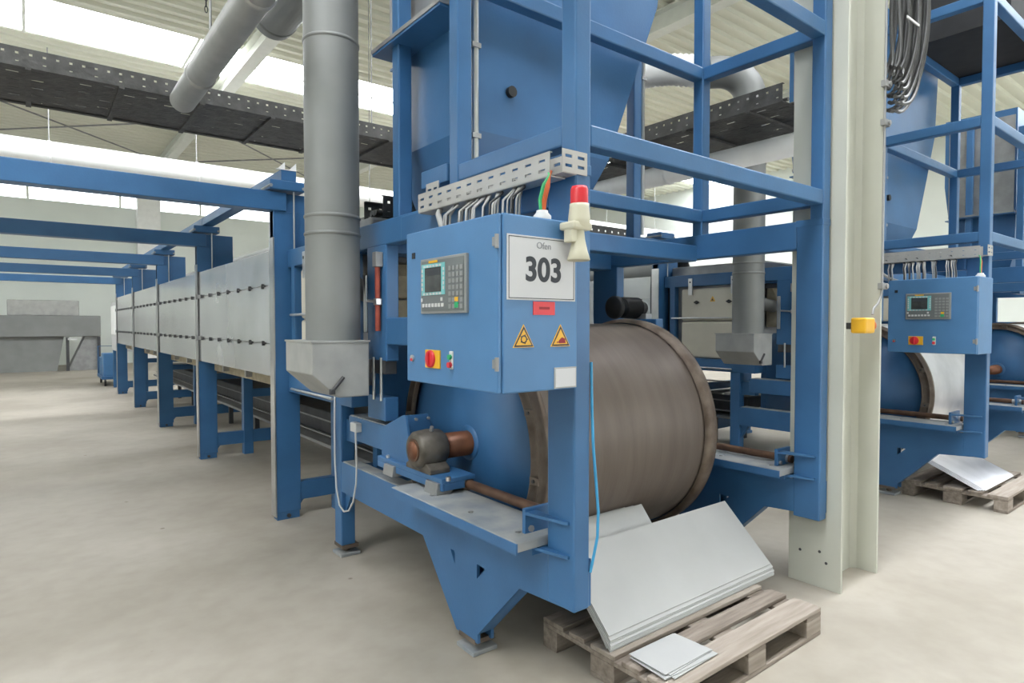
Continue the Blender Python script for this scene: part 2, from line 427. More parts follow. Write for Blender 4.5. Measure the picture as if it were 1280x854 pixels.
def dark_tray(label, along, a0, a1, b0, b1, z, hung):
    # ladder-like perforated tray; along 'x' or 'y', from a0 to a1, between b0 and b1
    if along == 'x': P = lambda a, b, c: (a, b, c); org = ((a0+a1)/2, (b0+b1)/2, z)
    else: P = lambda a, b, c: (b, a, c); org = ((b0+b1)/2, (a0+a1)/2, z)
    t = thing('cable_tray', label, 'cable tray', org)
    def bx(mb, A0, A1, B0, B1, z0, z1):
        p, q = P(A0, B0, z0), P(A1, B1, z1)
        return mb.box(min(p[0], q[0]), max(p[0], q[0]), min(p[1], q[1]), max(p[1], q[1]), z0, z1)
    # side rails with round-ish holes
    step = .085; n = int((a1-a0)/step)
    us = [a0]
    for i in range(n): us += [a0+step*i+.032, a0+step*i+.053]
    us.append(a1)
    zs = [z, z+.03, z+.040, z+.088, z+.106, z+.14]
    for b in (b0, b1):
        part('side_rail', MB().grid_holes(us, zs, lambda i, j: i % 2 == 1 and (j == 3 or (j == 1 and i % 4 == 1)), lambda a, c, b=b: P(a, b, c)), 'darktray', t, solid=.004)
        part('rail_lip', bx(MB(), a0, a1, b-(.0 if b == b0 else .03), b+(.03 if b == b0 else 0), z+.138, z+.142), 'darktray', t)
        part('bottom_flange', bx(MB(), a0, a1, b-(.004 if b == b0 else .05), b+(.05 if b == b0 else .004), z-.006, z), 'darktray', t)
    # floor of slotted mesh
    st = .16; us = [a0]
    i = 0
    while a0+st*(i+1) < a1: us += [a0+st*i+.04, a0+st*i+.12]; i += 1
    us.append(a1)
    nb = int((b1-b0)/.07); vs_ = [b0]
    for j in range(nb): vs_ += [b0+.07*j+.028, b0+.07*j+.042]
    vs_.append(b1)
    part('floor_mesh', MB().grid_holes(us, vs_, lambda i, j: i % 2 == 1 and j % 2 == 1 and (i+j) % 3 == 0, lambda a, b: P(a, b, z+.004)), 'darktray', t)
    a = a0+.3
    while a < a1:
        part('rung', bx(MB(), a-.02, a+.02, b0, b1, z-.02, z+.002), 'darktray', t); a += .62
    for q in range(7):
        b = b0+.1+(b1-b0-.2)*q/6; pts = []
        m_ = int((a1-a0)/.3)
        for j in range(m_+1): pts.append(P(a0+(a1-a0)*j/m_, b+random.uniform(-.02, .02), z+.03+random.uniform(0, .02)))
        part('cable', MB().tube(pts, .016, 6), 'darkcable' if q % 2 else 'coil', t)
    for h in hung:
        for b in (b0, b1):
            p = P(h, b, z); part('hanger_rod', MB().cyl((p[0], p[1], z+.14), (p[0], p[1], ZR), .007, 6), 'greysteel', t)
    return t
dark_tray('wide dark perforated cable tray crossing behind the grey duct', 'x', -4.0, 5.0, 6.15, 7.20, 3.6, (-1, 2.9))
dark_tray('wide dark perforated cable tray running away between the two oven lines', 'y', 2.55, 14.0, 4.67, 5.60, 3.35, (6, 10))
pipe_y('heating_pipe', 5.15, 3.13, 2.6, 14.0, .10, 'pipewhite', 'white pipe running under the dark tray between the oven lines', (4.0, 7.0, 10.0), ())
dark_tray('narrow dark perforated tray lying across the first oven section', 'x', 1.9, 4.5, 3.86, 4.16, 2.335, ())
ch = thing('chain', 'thin steel chain hanging from the roof above the rooflight', 'chain', (1.9, 9.0, 6))
for i in range(28):
    z = 7.78-.075*i
    a = MB(); pts = []
    for j in range(13):
        t_ = 2*PI*j/12
        p = (.018*math.cos(t_), .045*math.sin(t_))
        pts.append((1.9+(p[0] if i % 2 else 0), 9.0+(0 if i % 2 else p[0]), z+p[1]))
    part('chain_link', a.tube(pts, .006, 5), 'darksteel', ch)

# ---- machinery far down the aisle, beyond the oven line
fm = thing('dust_enclosure', 'grey steel enclosure on legs near the far wall', 'enclosure', (1.9, 26.5, 0))
part('body', MB().box(-1.6, 1.95, 26.0, 27.5, 1.18, 1.90), 'galv', fm, bevel=.02)
part('top_box', MB().box(-.6, 1.35, 26.2, 27.3, 1.90, 2.42), 'hood', fm, bevel=.02)
part('lower_panel', MB().prism([(1.0, .0), (1.95, .0), (1.95, 1.18), (1.5, 1.18)], 'y', 26.2, 27.3), 'greysteel', fm)
part('lower_panel', MB().prism([(-1.5, .0), (.7, .0), (.9, 1.18), (-1.5, 1.18)], 'y', 26.2, 27.3), 'galv', fm)
for lx in (-1.5, .95, 1.85): part('leg', MB().box(lx, lx+.09, 26.05, 26.14, 0, 1.16), 'darksteel', fm)
part('lamp', MB().box(1.0, 1.25, 25.95, 26.0, 1.06, 1.13), 'white', fm)

# ================================================================== machine: drum stand, cabinet, hopper, oven
DX, DY = 4.68, -.10                          # offset of the second, identical oven line
def plate_holes(outer, holes, x0, x1):
    bm = bmesh.new()
    for loop in [outer]+holes:
        vs = [bm.verts.new((x0, p[0], p[1])) for p in loop]
        for i in range(len(vs)): bm.edges.new((vs[i], vs[(i+1) % len(vs)]))
    r = bmesh.ops.triangle_fill(bm, edges=bm.edges[:], use_beauty=True)
    faces = [f for f in r['geom'] if isinstance(f, bmesh.types.BMFace)]
    ex = bmesh.ops.extrude_face_region(bm, geom=faces)
    for v in [g for g in ex['geom'] if isinstance(g, bmesh.types.BMVert)]: v.co.x = x1
    bm.verts.index_update()
    mb = MB(); mb.add([tuple(v.co) for v in bm.verts], [tuple(v.index for v in f.verts) for f in bm.faces]); bm.free()
    return mb

PH = []      # things of the first line that are copied to the second one: (thing, label for the copy)
# ---------------------------------------------------------------- drum stand
st = thing('drum_stand', 'tall blue steel frame carrying the brown drum and the cabinet numbered 303', 'machine frame', (2.7, 2.6, 0))
PH.append((st, 'tall blue steel frame carrying the silver drum beyond the cream column'))
def beam(name, x0, x1, y0, y1, z0, z1, bev=.008, m='blue', parent=st):
    return part(name, MB().box(x0, x1, y0, y1, z0, z1), m, parent, bevel=bev)
for sx in (0, 1.99):
    X0 = 1.66+sx
    beam('portal_post', X0, X0+.085, 1.735, 1.895, .464-.03*(sx > 0), 2.215)
    outer = [(1.74, .47), (2.08, .447), (2.40, .115), (2.40, .07), (2.585, .07), (2.92, .455), (4.05, .455), (4.05, .66), (1.74, .66)]
    h1 = [(2.60, .462), (2.60, .395), (2.64, .462)]
    h2 = [(2.405, .455), (2.405, .385), (2.335, .452)]
    part('side_beam', plate_holes(outer, [h1, h2], X0+.002, X0+.018), 'blue', st)
    part('side_beam', plate_holes(outer, [h1, h2], X0+.083, X0+.098), 'blue', st)
    e = MB()
    for (a, b) in ((0, 1), (1, 2), (4, 5), (5, 6), (6, 7), (7, 8)):
        (ya, za), (yb_, zb) = outer[a], outer[b]
        nx, nz = (zb-za), -(yb_-ya); l = math.hypot(nx, nz); nx, nz = nx/l*.012, nz/l*.012
        e.prism([(ya, za), (yb_, zb), (yb_-nx, zb-nz), (ya-nx, za-nz)], 'x', X0+.004, X0+.096)
    part('web_plate', e, 'blue', st)
    part('worn_top', MB().box(X0+.004, X0+.096, 1.90, 4.0, .66, .668), 'worn', st)
    # guide ledge with lip and bolts
    lw, rx = (.13, X0+.135) if sx == 0 else (.098, X0+.055)
    lg = part('guide_ledge', MB().box(X0-.155, X0+lw, 1.90, 2.98, .690, .732), 'worn', st, bevel=.006)
    part('ledge_edge', MB().box(X0-.158, X0-.150, 1.90, 2.98, .684, .728), 'blue', lg)
    part('ledge_support', MB().box(X0-.06, X0+.096, 1.92, 2.95, .655, .692), 'blue', lg)
    for yy in (2.0, 2.35, 2.7): part('bolt', MB().cyl((X0-.07, yy, .73), (X0-.07, yy, .737), .012, 6), 'greysteel', lg)
    part('guide_rod', MB().cyl((rx, 1.93, .765), (rx, 3.45, .765), .024, 14), 'rustrod', st)
    part('rod_bright_end', MB().cyl((rx, 1.95, .765), (rx, 2.03, .765), .0245, 14), 'steel', st)
    # bracket on the post
    br = part('bracket', MB().box(X0-.06, X0+(.16 if sx == 0 else .095), 1.965, 1.985, .665, .835), 'blue', st, bevel=.003)
    for zz in (.675, .81):
        part('gusset', MB().prism([(X0-.06, 1.97), (X0+.002, 1.97), (X0+.002, 1.76), (X0-.012, 1.76)], 'z', zz, zz+.012), 'blue', br)
    part('bolt', MB().cyl((X0-.03, 1.955, .75), (X0-.03, 1.99, .75), .014, 6), 'greysteel', br)
    # rear leg, feet
    beam('rear_leg', X0, X0+.10, 4.03, 4.15, .075, 1.052)
    part('leg_gusset', MB().prism([(3.93, .455), (4.03, .455), (4.03, .30)], 'x', X0+.03, X0+.07), 'blue', st)
    for fy in (4.09, 2.49):
        ft = part('foot', MB().box(X0-.012, X0+.132, fy-.075, fy+.075, .0, .022), 'worn', st, bevel=.004)
        part('foot_bolt', MB().cyl((X0+.06, fy, .02), (X0+.06, fy, .08), .022, 10).box(X0, X0+.12, fy-.07, fy+.07, .055, .078), 'rustring', ft)
    # upper side beam
    beam('upper_beam', X0, X0+.085, 1.894, 3.802 if sx == 0 else 3.62, 2.07-.02*(sx > 0), 2.218)
    if sx == 0: beam('beam_sleeve', X0-.012, X0+.04, 1.9, 3.13, 2.065, 2.205)
    # hanging guide plate and its cross arm
    beam('guide_post', X0, X0+.085, 3.34, 3.60, 1.38, 2.075)
    beam('guide_arm', X0, X0+.085, 2.95, 3.345, 1.48, 1.64)
    # cage posts
    for (py, ztop) in ((1.735, 4.385), (2.56, 4.385), (3.17, 4.66)):
        beam('cage_post', X0, X0+.085, py, py+.08, 2.21, ztop)
    for zz in (2.30, 3.27, 4.30):
        beam('cage_rail', X0+.002, X0+.083, 1.814, 2.561, zz, zz+.085)
    part('post_collar', MB().box(X0-.002, X0+.087, 1.733, 1.9, 2.18, 2.222), 'blue', st, bevel=.004)
for zz in (2.30, 3.27, 4.30):
    beam('cage_rail', 1.744, 3.651, 1.737, 1.813, zz, zz+.085)
    beam('cage_rail', 1.744, 3.651, 2.562, 2.638, zz, zz+.085)
beam('back_beam', 1.744, 3.655, 2.60, 2.70, 2.035, 2.145)
beam('back_beam', 1.744, 3.655, 3.40, 3.56, 2.03, 2.20)
beam('low_cross_beam', 1.76, 3.66, 4.04, 4.14, .45, .60)
beam('cage_bracket', 1.66, 1.75, 2.66, 2.92, 2.32, 2.41, .004)
for (px, py) in ((1.79, 2.60), (3.78, 3.20)):
    cp_ = part('conduit_pipe', MB().cyl((px, py, 2.30), (px, py, 4.4), .019, 12), 'steel', st)
    for zz in (2.55, 3.0, 3.5): part('pipe_clip', MB().box(px-.03, px+.022, py-.024, py+.024, zz-.012, zz+.012), 'greysteel', cp_)

# ---------------------------------------------------------------- hopper
hp = thing('hopper', 'blue tapered steel hopper inside the blue cage above the brown drum', 'hopper', (2.5, 3.1, 2.1))
PH.append((hp, 'blue tapered steel hopper beyond the cream column'))
def ringbox(z, x0, x1, y0, y1): return [(x0, y0, z), (x1, y0, z), (x1, y1, z), (x0, y1, z)]
def frustum(*rings):
    mb = MB(); vs = [p for r in rings for p in r]
    fs = [(4*i+k, 4*i+(k+1) % 4, 4*i+4+(k+1) % 4, 4*i+4+k) for i in range(len(rings)-1) for k in range(4)]
    fs += [(0, 1, 2, 3), tuple(4*(len(rings)-1)+q for q in (3, 2, 1, 0))]
    return mb.add(vs, fs)
part('lower_cone', frustum(ringbox(2.10, 1.95, 2.62, 2.84, 3.34), ringbox(2.62, 1.80, 2.86, 2.69, 3.47), ringbox(3.195, 1.80, 3.095, 2.68, 3.50)), 'hopper', hp)
part('upper_bin', frustum(ringbox(3.195, 1.80, 3.095, 2.68, 3.50), ringbox(3.7, 1.80, 3.31, 2.68, 3.56), ringbox(4.7, 1.80, 3.4, 2.68, 3.56)), 'hopper', hp)
fl = part('bolted_flange', MB().box(1.62, 1.658, 2.66, 3.42, 3.178, 3.192).box(1.747, 1.82, 2.66, 3.42, 3.178, 3.192).box(1.658, 1.747, 2.66, 3.168, 3.178, 3.192).box(1.658, 1.747, 3.252, 3.42, 3.178, 3.192).box(1.80, 3.12, 3.49, 3.55, 3.178, 3.192), 'hopper', hp)
part('flange_seal', MB().box(1.615, 1.658, 2.655, 3.425, 3.192, 3.215).box(1.747, 1.83, 2.655, 3.425, 3.192, 3.215).box(1.658, 1.747, 2.655, 3.168, 3.192, 3.215).box(1.658, 1.747, 3.252, 3.425, 3.192, 3.215), 'greysteel', fl)
part('side_cover', MB().box(1.775, 1.802, 2.70, 3.50, 3.215, 4.6), 'greysteel', hp)
part('sight_knob', MB().cyl((2.08, 2.66, 2.86), (2.08, 2.72, 2.86), .03, 12), 'black', hp)

# ---------------------------------------------------------------- drum
dr = thing('drum', 'large rust brown steel drum with a blue end disc in the blue frame', 'drum', (2.6, 2.895, .93))
PH.append((dr, 'silver steel drum with a blue end disc beyond the cream column'))
DC = (0, 2.895, .931); RD = .674
body = part('shell', MB().lathe([(1.93, RD), (3.22, RD)], DC, 'x', 96), 'rust', dr)
part('flange_ring', MB().lathe([(1.93, .598), (1.905, .598), (1.905, .61), (1.925, .615), (1.925, .655), (1.905, .66), (1.905, .672), (1.93, .672), (1.93, .690), (1.965, .690), (1.965, .66)], DC, 'x', 96), 'rustring', dr)
part('flange_ring', MB().lathe([(3.205, .68), (3.212, .700), (3.255, .708), (3.275, .704), (3.30, .704), (3.30, .60)], DC, 'x', 96), 'rustring', dr)
part('end_disc', MB().lathe([(1.945, 0.0), (1.945, .62), (1.97, .62)], DC, 'x', 96), 'deep', dr)
part('end_disc', MB().lathe([(3.28, 0.0), (3.28, .69), (3.27, .69)], DC, 'x', 96), 'deep', dr)
part('hub', MB().lathe([(1.946, .10), (1.935, .095), (1.935, .06)], DC, 'x', 40), 'deep', dr)
for i in range(12):
    a_ = 2*PI*i/12+.14
    y, z = DC[1]+.635*math.cos(a_), DC[2]+.635*math.sin(a_)
    part('clip', MB().box(1.898, 1.93, y-.032, y+.032, z-.018, z+.018), 'rustring', dr, bevel=.002)
    part('clip_bolt', MB().cyl((1.890, y, z), (1.90, y, z), .009, 6), 'darksteel', dr)
part('shaft', MB().lathe([(1.585, 0), (1.585, .048), (1.64, .048), (1.64, .062), (1.78, .062), (1.78, .070), (1.955, .070)], DC, 'x', 32), 'shaft', dr)

# ---------------------------------------------------------------- bearing carriage
ca = thing('bearing_carriage', 'blue sliding carriage with a greasy bearing holding the brown drum shaft', 'bearing carriage', (1.75, 3.1, .73))
PH.append((ca, 'blue sliding carriage with bearing beside the silver drum'))
part('arm', MB().box(1.67, 1.80, 3.12, 3.92, .835, .990), 'blue', ca, bevel=.006)
part('arm_top', MB().box(1.675, 1.795, 3.12, 3.90, .988, .996), 'worn', ca)
part('arm_hanger', MB().box(1.70, 1.78, 3.86, 4.035, .80, .95), 'blue', ca, bevel=.004)
part('base_plate', MB().box(1.625, 1.83, 2.66, 3.40, .790, .815).box(1.625, 1.642, 2.66, 3.40, .752, .791).box(1.642, 1.765, 2.66, 2.675, .752, .791), 'blue', ca, bevel=.004)
part('side_plate', MB().prism([(3.40, .81), (3.40, .98), (3.13, 1.085), (3.10, 1.085), (3.02, .81)], 'x', 1.655, 1.67), 'blue', ca, bevel=.002)
part('back_plate', MB().prism([(1.66, .81), (1.84, .81), (1.84, .98), (1.80, 1.085), (1.66, 1.085)], 'y', 3.10, 3.115), 'blue', ca, bevel=.002)
for xx in (1.72, 1.80): part('bolt', MB().cyl((xx, 3.085, 1.06), (xx, 3.12, 1.06), .009, 6), 'greysteel', ca)
bh = part('bearing_housing', MB().lathe([(1.595, .058), (1.595, .085), (1.61, .098), (1.68, .105), (1.75, .098), (1.765, .085), (1.765, .07)], DC, 'x', 36), 'bearing', ca)
part('bearing_foot', MB().prism([(2.77, .815), (3.03, .815), (3.03, .84), (2.98, .866), (2.81, .866), (2.77, .84)], 'x', 1.62, 1.745), 'bearing', bh, bevel=.005)
part('grease_nipple', MB().cyl((1.68, 2.86, 1.03), (1.68, 2.85, 1.055), .010, 8), 'steel', bh)
part('end_cap', MB().cyl((1.588, 2.895, .931), (1.60, 2.895, .931), .06, 24), 'rustrod', bh)
for yy in (2.74, 3.22):
    part('slide_shoe', MB().prism([(1.60, .731), (1.70, .731), (1.72, .791), (1.61, .791)], 'y', yy-.06, yy+.06), 'greysteel', ca, bevel=.004)
    part('rod_bush', MB().cyl((1.795, yy-.07, .765), (1.795, yy+.07, .765), .035, 14), 'rustring', ca)
for yy in (2.64, 3.3): part('plate_bolt', MB().cyl((1.65, yy, .81), (1.65, yy, .83), .014, 6), 'steel', ca)

dv = thing('drive_motor', 'black ribbed drive motor on the blue arm behind the brown drum', 'motor', (3.6, 3.1, 1.64))
part('motor_body', MB().lathe([(3.47, 0), (3.47, .05), (3.50, .06)]+[(3.50+.006*q, .062+.018*(q % 2)) for q in range(28)]+[(3.67, .06), (3.74, .05), (3.74, 0)], (0, 3.15, 1.725), 'x', 28), 'black', dv)
part('wheel', MB().lathe([(3.40, 0), (3.40, .075), (3.41, .085), (3.44, .085), (3.45, .075), (3.47, .04)], (0, 3.15, 1.725), 'x', 32), 'black', dv)
part('motor_foot', MB().box(3.655, 3.73, 3.05, 3.25, 1.638, 1.68), 'greysteel', dv, bevel=.005)
# ---------------------------------------------------------------- control cabinet
cb = thing('control_cabinet', 'blue control cabinet with a white paper sign reading 303 on its side', 'control cabinet', (1.46, 2.03, 1.357))
CXa, CXb, CYa, CYb, CZa, CZb = 1.285, 1.64, 1.70, 2.355, 1.357, 1.985
part('housing', MB().box(CXa, CXb, CYa, CYb, CZa, CZb), 'cab', cb, bevel=.006)
dr_ = part('door', MB().box(1.266, 1.283, CYa+.004, CYb-.002, CZa+.003, CZb-.003), 'cab', cb, bevel=.005)
for zz in (1.885, 1.462):
    part('hinge', MB().box(1.260, 1.270, 1.704, 1.730, zz-.016, zz+.016).cyl((1.262, 1.704, zz-.024), (1.262, 1.704, zz+.024), .008, 10), 'greysteel', cb, bevel=.002)
part('latch', MB().box(1.263, 1.268, 2.278, 2.302, 1.873, 1.897), 'black', dr_)
part('lock', MB().cyl((1.258, 2.30, 1.458), (1.268, 2.30, 1.458), .014, 16), 'steel', dr_)
part('lock_core', MB().cyl((1.255, 2.30, 1.452), (1.260, 2.30, 1.452), .007, 10), 'red', dr_)
# operator panel on the door (y from 1.88 to 2.21)
hm = part('operator_panel', MB().box(1.253, 1.268, 1.880, 2.212, 1.642, 1.861), 'hmi', cb, bevel=.003)
part('panel_face', MB().box(1.2505, 1.2545, 1.892, 2.200, 1.652, 1.851), 'hmidark', hm)
part('screen_keys_frame', MB().box(1.2485, 1.2525, 2.020, 2.195, 1.715, 1.838), 'teal', hm)
part('screen', MB().box(1.246, 1.2495, 2.046, 2.166, 1.727, 1.823), 'screen', hm, label='grey glass screen with a dark picture')
part('screen_picture', MB().box(1.2452, 1.2465, 2.054, 2.158, 1.792, 1.818), 'ink', hm)
part('nameplate', MB().box(1.2485, 1.2525, 2.075, 2.140, 1.841, 1.850), 'yellow', hm)
kb = MB()
for i in range(7): kb.box(1.2465, 1.2525, 2.180-.024*i-.008, 2.180-.024*i+.008, 1.668, 1.682)
for i in range(2): kb.box(1.2465, 1.2525, 2.192-.15*i-.006, 2.192-.15*i+.006, 1.690, 1.704)
part('soft_keys', kb, 'white', hm, kind='stuff')
kb = MB()
for i in range(6):
    for z in (1.829, 1.720): kb.box(1.2465, 1.2525, 2.172-.024*i-.007, 2.172-.024*i+.007, z-.004, z+.004)
for i in range(5):
    for y in (2.188, 2.027): kb.box(1.2465, 1.2525, y-.004, y+.004, 1.741+.018*i-.006, 1.741+.018*i+.006)
part('function_keys', kb, 'white', hm, kind='stuff')
kb = MB()
for i in range(4):
    for j in range(7): kb.box(1.2475, 1.2525, 1.905+.026*i-.009, 1.905+.026*i+.009, 1.668+.024*j-.008, 1.668+.024*j+.008)
part('keypad', kb, 'hmi', hm, kind='stuff')
part('green_key', MB().box(1.2465, 1.2525, 1.925, 1.950, 1.662, 1.682), 'keygreen', hm)
part('yellow_key', MB().box(1.2465, 1.2525, 1.925, 1.948, 1.686, 1.702), 'yellow', hm)
# main switch and push button
ms = part('main_switch', MB().box(1.258, 1.268, 2.078, 2.188, 1.425, 1.498), 'yellow', cb, bevel=.003)
part('switch_knob', MB().lathe([(1.258, .035), (1.251, .034), (1.249, .030), (1.249, 0)], (0, 2.142, 1.462), 'x', 28), 'red', ms)
part('switch_grip', MB().box(1.240, 1.251, 2.137, 2.147, 1.434, 1.490), 'red', ms, bevel=.003)
pb = part('button_plate', MB().box(1.260, 1.268, 1.985, 2.010, 1.428, 1.498), 'white', cb, bevel=.008)
part('push_button', MB().cyl((1.248, 1.9975, 1.445), (1.262, 1.9975, 1.445), .011, 14), 'red', pb)
part('push_button', MB().cyl((1.250, 1.9975, 1.475), (1.262, 1.9975, 1.475), .010, 14), 'keygreen', pb)
# paper sign with number
F = CYa
def fy(c, x, z, d=.0): return Vector((x+c.x, F-d-c.z, z+c.y))
sg = part('paper_sign', MB().box(1.301, 1.624, F-.004, F+.001, 1.686, 1.914), 'paper', cb)
sb = MB()
for (a, b, c, d) in ((1.307, 1.618, 1.906, 1.9085), (1.307, 1.618, 1.6915, 1.694), (1.307, 1.3095, 1.6915, 1.9085), (1.6155, 1.618, 1.6915, 1.9085)):
    sb.box(a, b, F-.0048, F-.0035, c, d)
part('sign_border', sb, 'ink', sg)
text_part('sign_number', '303', .118, 'ink', sg, lambda c: fy(c, 1.468, 1.792, .0045), bold=.0035)
text_part('sign_word', 'Ofen', .034, 'greyink', sg, lambda c: fy(c, 1.468, 1.882, .0045))
rl = part('red_label', MB().box(1.420, 1.523, F-.003, F+.001, 1.634, 1.682), 'redlabel', cb)
part('label_print', MB().box(1.447, 1.497, F-.0036, F-.002, 1.654, 1.663), 'darkred', rl)
for wx, kind_ in ((1.376, 0), (1.552, 1)):
    zc = 1.518; hh = .082; hw = .048
    wt = part('warning_sign', MB().prism([(wx-hw, zc), (wx+hw, zc), (wx, zc+hh)], 'y', F-.002, F+.001), 'yellow', cb)
    part('sign_outline', MB().prism([(wx-hw+.004, zc+.0025), (wx+hw-.004, zc+.0025), (wx, zc+hh-.006)], 'y', F-.0026, F-.0015), 'ink', wt)
    part('sign_field', MB().prism([(wx-hw+.013, zc+.008), (wx+hw-.013, zc+.008), (wx, zc+hh-.018)], 'y', F-.0034, F-.0022), 'yellow', wt)
    sy = MB()
    if kind_ == 0:
        sy.lathe([(-.0042, .010), (-.0042, .0145), (-.003, .0145), (-.003, .010), (-.0042, .010)], (wx, F, zc+.029), 'y', 20)
        for q in range(5):
            a_ = 2*PI*q/5; sy.box(wx+.016*math.cos(a_)-.002, wx+.016*math.cos(a_)+.002, F-.0042, F-.003, zc+.029+.016*math.sin(a_)-.002, zc+.029+.016*math.sin(a_)+.002)
    else:
        sy.prism([(wx-.008, zc+.012), (wx+.024, zc+.012), (wx+.022, zc+.028), (wx+.006, zc+.034), (wx-.010, zc+.022)], 'y', F-.0042, F-.003)
        sy.box(wx-.02, wx-.004, F-.0042, F-.003, zc+.014, zc+.018)
    part('sign_symbol', sy, 'ink' if kind_ == 0 else 'darkred', wt)
pk = part('paper_pocket', MB().box(1.522, 1.632, F-.004, F+.001, 1.362, 1.440), 'cable', cb)
part('pocket_paper', MB().box(1.527, 1.627, F-.0055, F-.003, 1.367, 1.435), 'paper', pk)
part('mounting_bracket', MB().box(1.63, 1.664, 1.76, 1.88, 1.45, 1.50).box(1.63, 1.664, 1.76, 1.88, 1.80, 1.85), 'blue', cb)
PH.append((cb, 'blue control cabinet above the silver drum beyond the cream column'))

# ---------------------------------------------------------------- pale slotted wire tray with cables
def pale_tray():
    t = thing('wire_tray', 'pale slotted wire tray with hanging cables above the cabinet numbered 303', 'cable tray', (1.6, 2.2, 2.155))
    y0, y1, z0, z1 = 1.775, 2.78, 2.165, 2.255
    us = [y0]; n = 12; p = (y1-y0)/n
    for i in range(n): us += [y0+p*i+.025, y0+p*i+.062]
    us.append(y1)
    zs = [z0, z0+.018, z0+.030, z0+.056, z0+.068, z1]
    hole = lambda i, j: (i % 2 == 1 and j in (1, 3))
    for x in (1.565, 1.644):
        part('tray_side', MB().grid_holes(us, zs, hole, lambda a, c, x=x: (x, a, c)), 'tray', t, solid=.004)
    part('tray_bottom', MB().box(1.565, 1.645, y0, y1, z0-.003, z0+.002), 'tray', t)
    part('tray_lip', MB().box(1.563, 1.578, y0, y1, z1-.002, z1+.002), 'tray', t)
    xs = [1.585]
    for i in range(2): xs += [1.585+.065*i+.014, 1.585+.065*i+.05]
    xs.append(1.715)
    part('end_piece', MB().grid_holes(xs, [2.175, 2.196, 2.208, 2.232, 2.244, 2.262], hole, lambda a, c: (a, 1.727, c)), 'tray', t, solid=.004)
    part('end_bottom', MB().box(1.585, 1.661, 1.727, 1.785, 2.172, 2.176), 'tray', t)
    part('rear_piece', MB().grid_holes([2.64, 2.655, 2.69, 2.71, 2.745, 2.76], [2.25, 2.27, 2.282, 2.31], hole, lambda a, c: (1.60, a, c)), 'tray', t, solid=.004)
    part('tray_bracket', MB().box(1.643, 1.650, 2.2, 2.26, 2.16, 2.25), 'greysteel', t)
    # cables dropping into the cabinet
    k_ = 0
    for yc_, n_ in ((2.44, 4), (2.30, 8), (2.20, 6), (2.10, 4), (1.97, 7)):
        for i in range(n_):
            ya = yc_+(i-n_/2)*.012; xa = 1.52+random.uniform(-.03, .03)
            pts = [(1.61, ya+.07, 2.20), (1.60, ya+.04, 2.17), (1.575, ya+.012, 2.155-.005), (xa+.01, ya, 2.10), (xa, ya-.01, 2.04), (xa-.005, ya-.012, 1.98)]
            part('cable', MB().tube(pts, .0052, 7), ('cable', 'tray', 'darkcable', 'greysteel')[k_ % 4], t); k_ += 1
    # sagging cable loop
    part('cable', MB().tube([(1.60, 2.62, 2.17), (1.56, 2.58, 2.13), (1.53, 2.50, 2.06), (1.52, 2.44, 2.02), (1.50, 2.36, 1.985)], .014, 8), 'cable', t)
    # orange and green wires with a white gland
    for i, m_ in enumerate(('green', 'green', 'orange', 'orange', 'orange', 'orange')):
        xa = 1.494+.006*i
        part('wire', MB().tube([(1.575+.004*i, 1.80, 2.19), (1.56, 1.77, 2.165), (xa+.02, 1.755, 2.12), (xa, 1.752, 2.06), (1.50+.003*i, 1.750, 1.998)], .0048, 7), m_, t)
    part('gland', MB().lathe([(1.984, .034), (2.002, .034), (2.015, .022), (2.022, .022), (2.022, 0)], (1.508, 1.752, 0), 'z', 20), 'white', t)
    return t
wt_ = pale_tray(); PH.append((wt_, 'pale slotted wire tray with hanging cables beyond the cream column'))

# ---------------------------------------------------------------- signal lamp with horn
be = thing('signal_lamp', 'red signal lamp with a cream horn on the corner post', 'signal lamp', (1.61, 1.66, 1.97))
bx_, by_ = 1.600, 1.650
part('lens', MB().lathe([(2.040, .033), (2.095, .0325), (2.106, .028), (2.110, 0)], (bx_, by_, 0), 'z', 28), 'red', be)
part('socket', MB().lathe([(1.955, .030), (1.965, .040), (1.985, .041), (2.030, .036), (2.042, .036), (2.042, 0)], (bx_, by_, 0), 'z', 28), 'beige', be)
part('base', MB().box(bx_-.055, bx_+.04, by_-.03, 1.701, 1.945, 1.975), 'beige', be, bevel=.008)
part('horn', MB().lathe([(1.95, .020), (1.91, .024), (1.87, .033), (1.838, .043), (1.834, .040), (1.87, .028), (1.91, .02)], (bx_-.003, by_, 0), 'z', 28), 'beige', be)
part('stem', MB().box(bx_-.05, bx_-.02, by_-.012, by_+.03, 1.90, 1.95), 'beige', be, bevel=.004)

# ---------------------------------------------------------------- exhaust duct with hood
dc = thing('exhaust_duct', 'tall grey round exhaust duct with a box hood at its foot', 'duct', (1.42, 3.55, 1.18))
PH.append((dc, None))
dx_, dy_, dr0 = 1.42, 3.55, .157
part('duct_body', MB().lathe([(1.49, dr0), (6.2, dr0)], (dx_, dy_, 0), 'z', 40), 'galv', dc)
for zz in (3.24, 2.227, 2.125, 4.3): part('seam_ring', MB().lathe([(zz-.012, dr0-.001), (zz-.006, dr0+.005), (zz+.006, dr0+.005), (zz+.012, dr0-.001)], (dx_, dy_, 0), 'z', 40), 'galv', dc)
hd = part('hood', MB().prism([(1.22, 1.50), (1.22, 1.32), (1.375, 1.182), (1.56, 1.182), (1.56, 1.50)], 'y', 3.36, 3.80), 'hood', dc, bevel=.006)
part('hood_flange', MB().box(1.215, 1.565, 3.355, 3.805, 1.497, 1.507), 'hood', hd)
part('latch', MB().cyl((1.33, 3.352, 1.22), (1.40, 3.352, 1.30), .010, 8).box(1.318, 1.345, 3.34, 3.362, 1.205, 1.235), 'darksteel', hd)
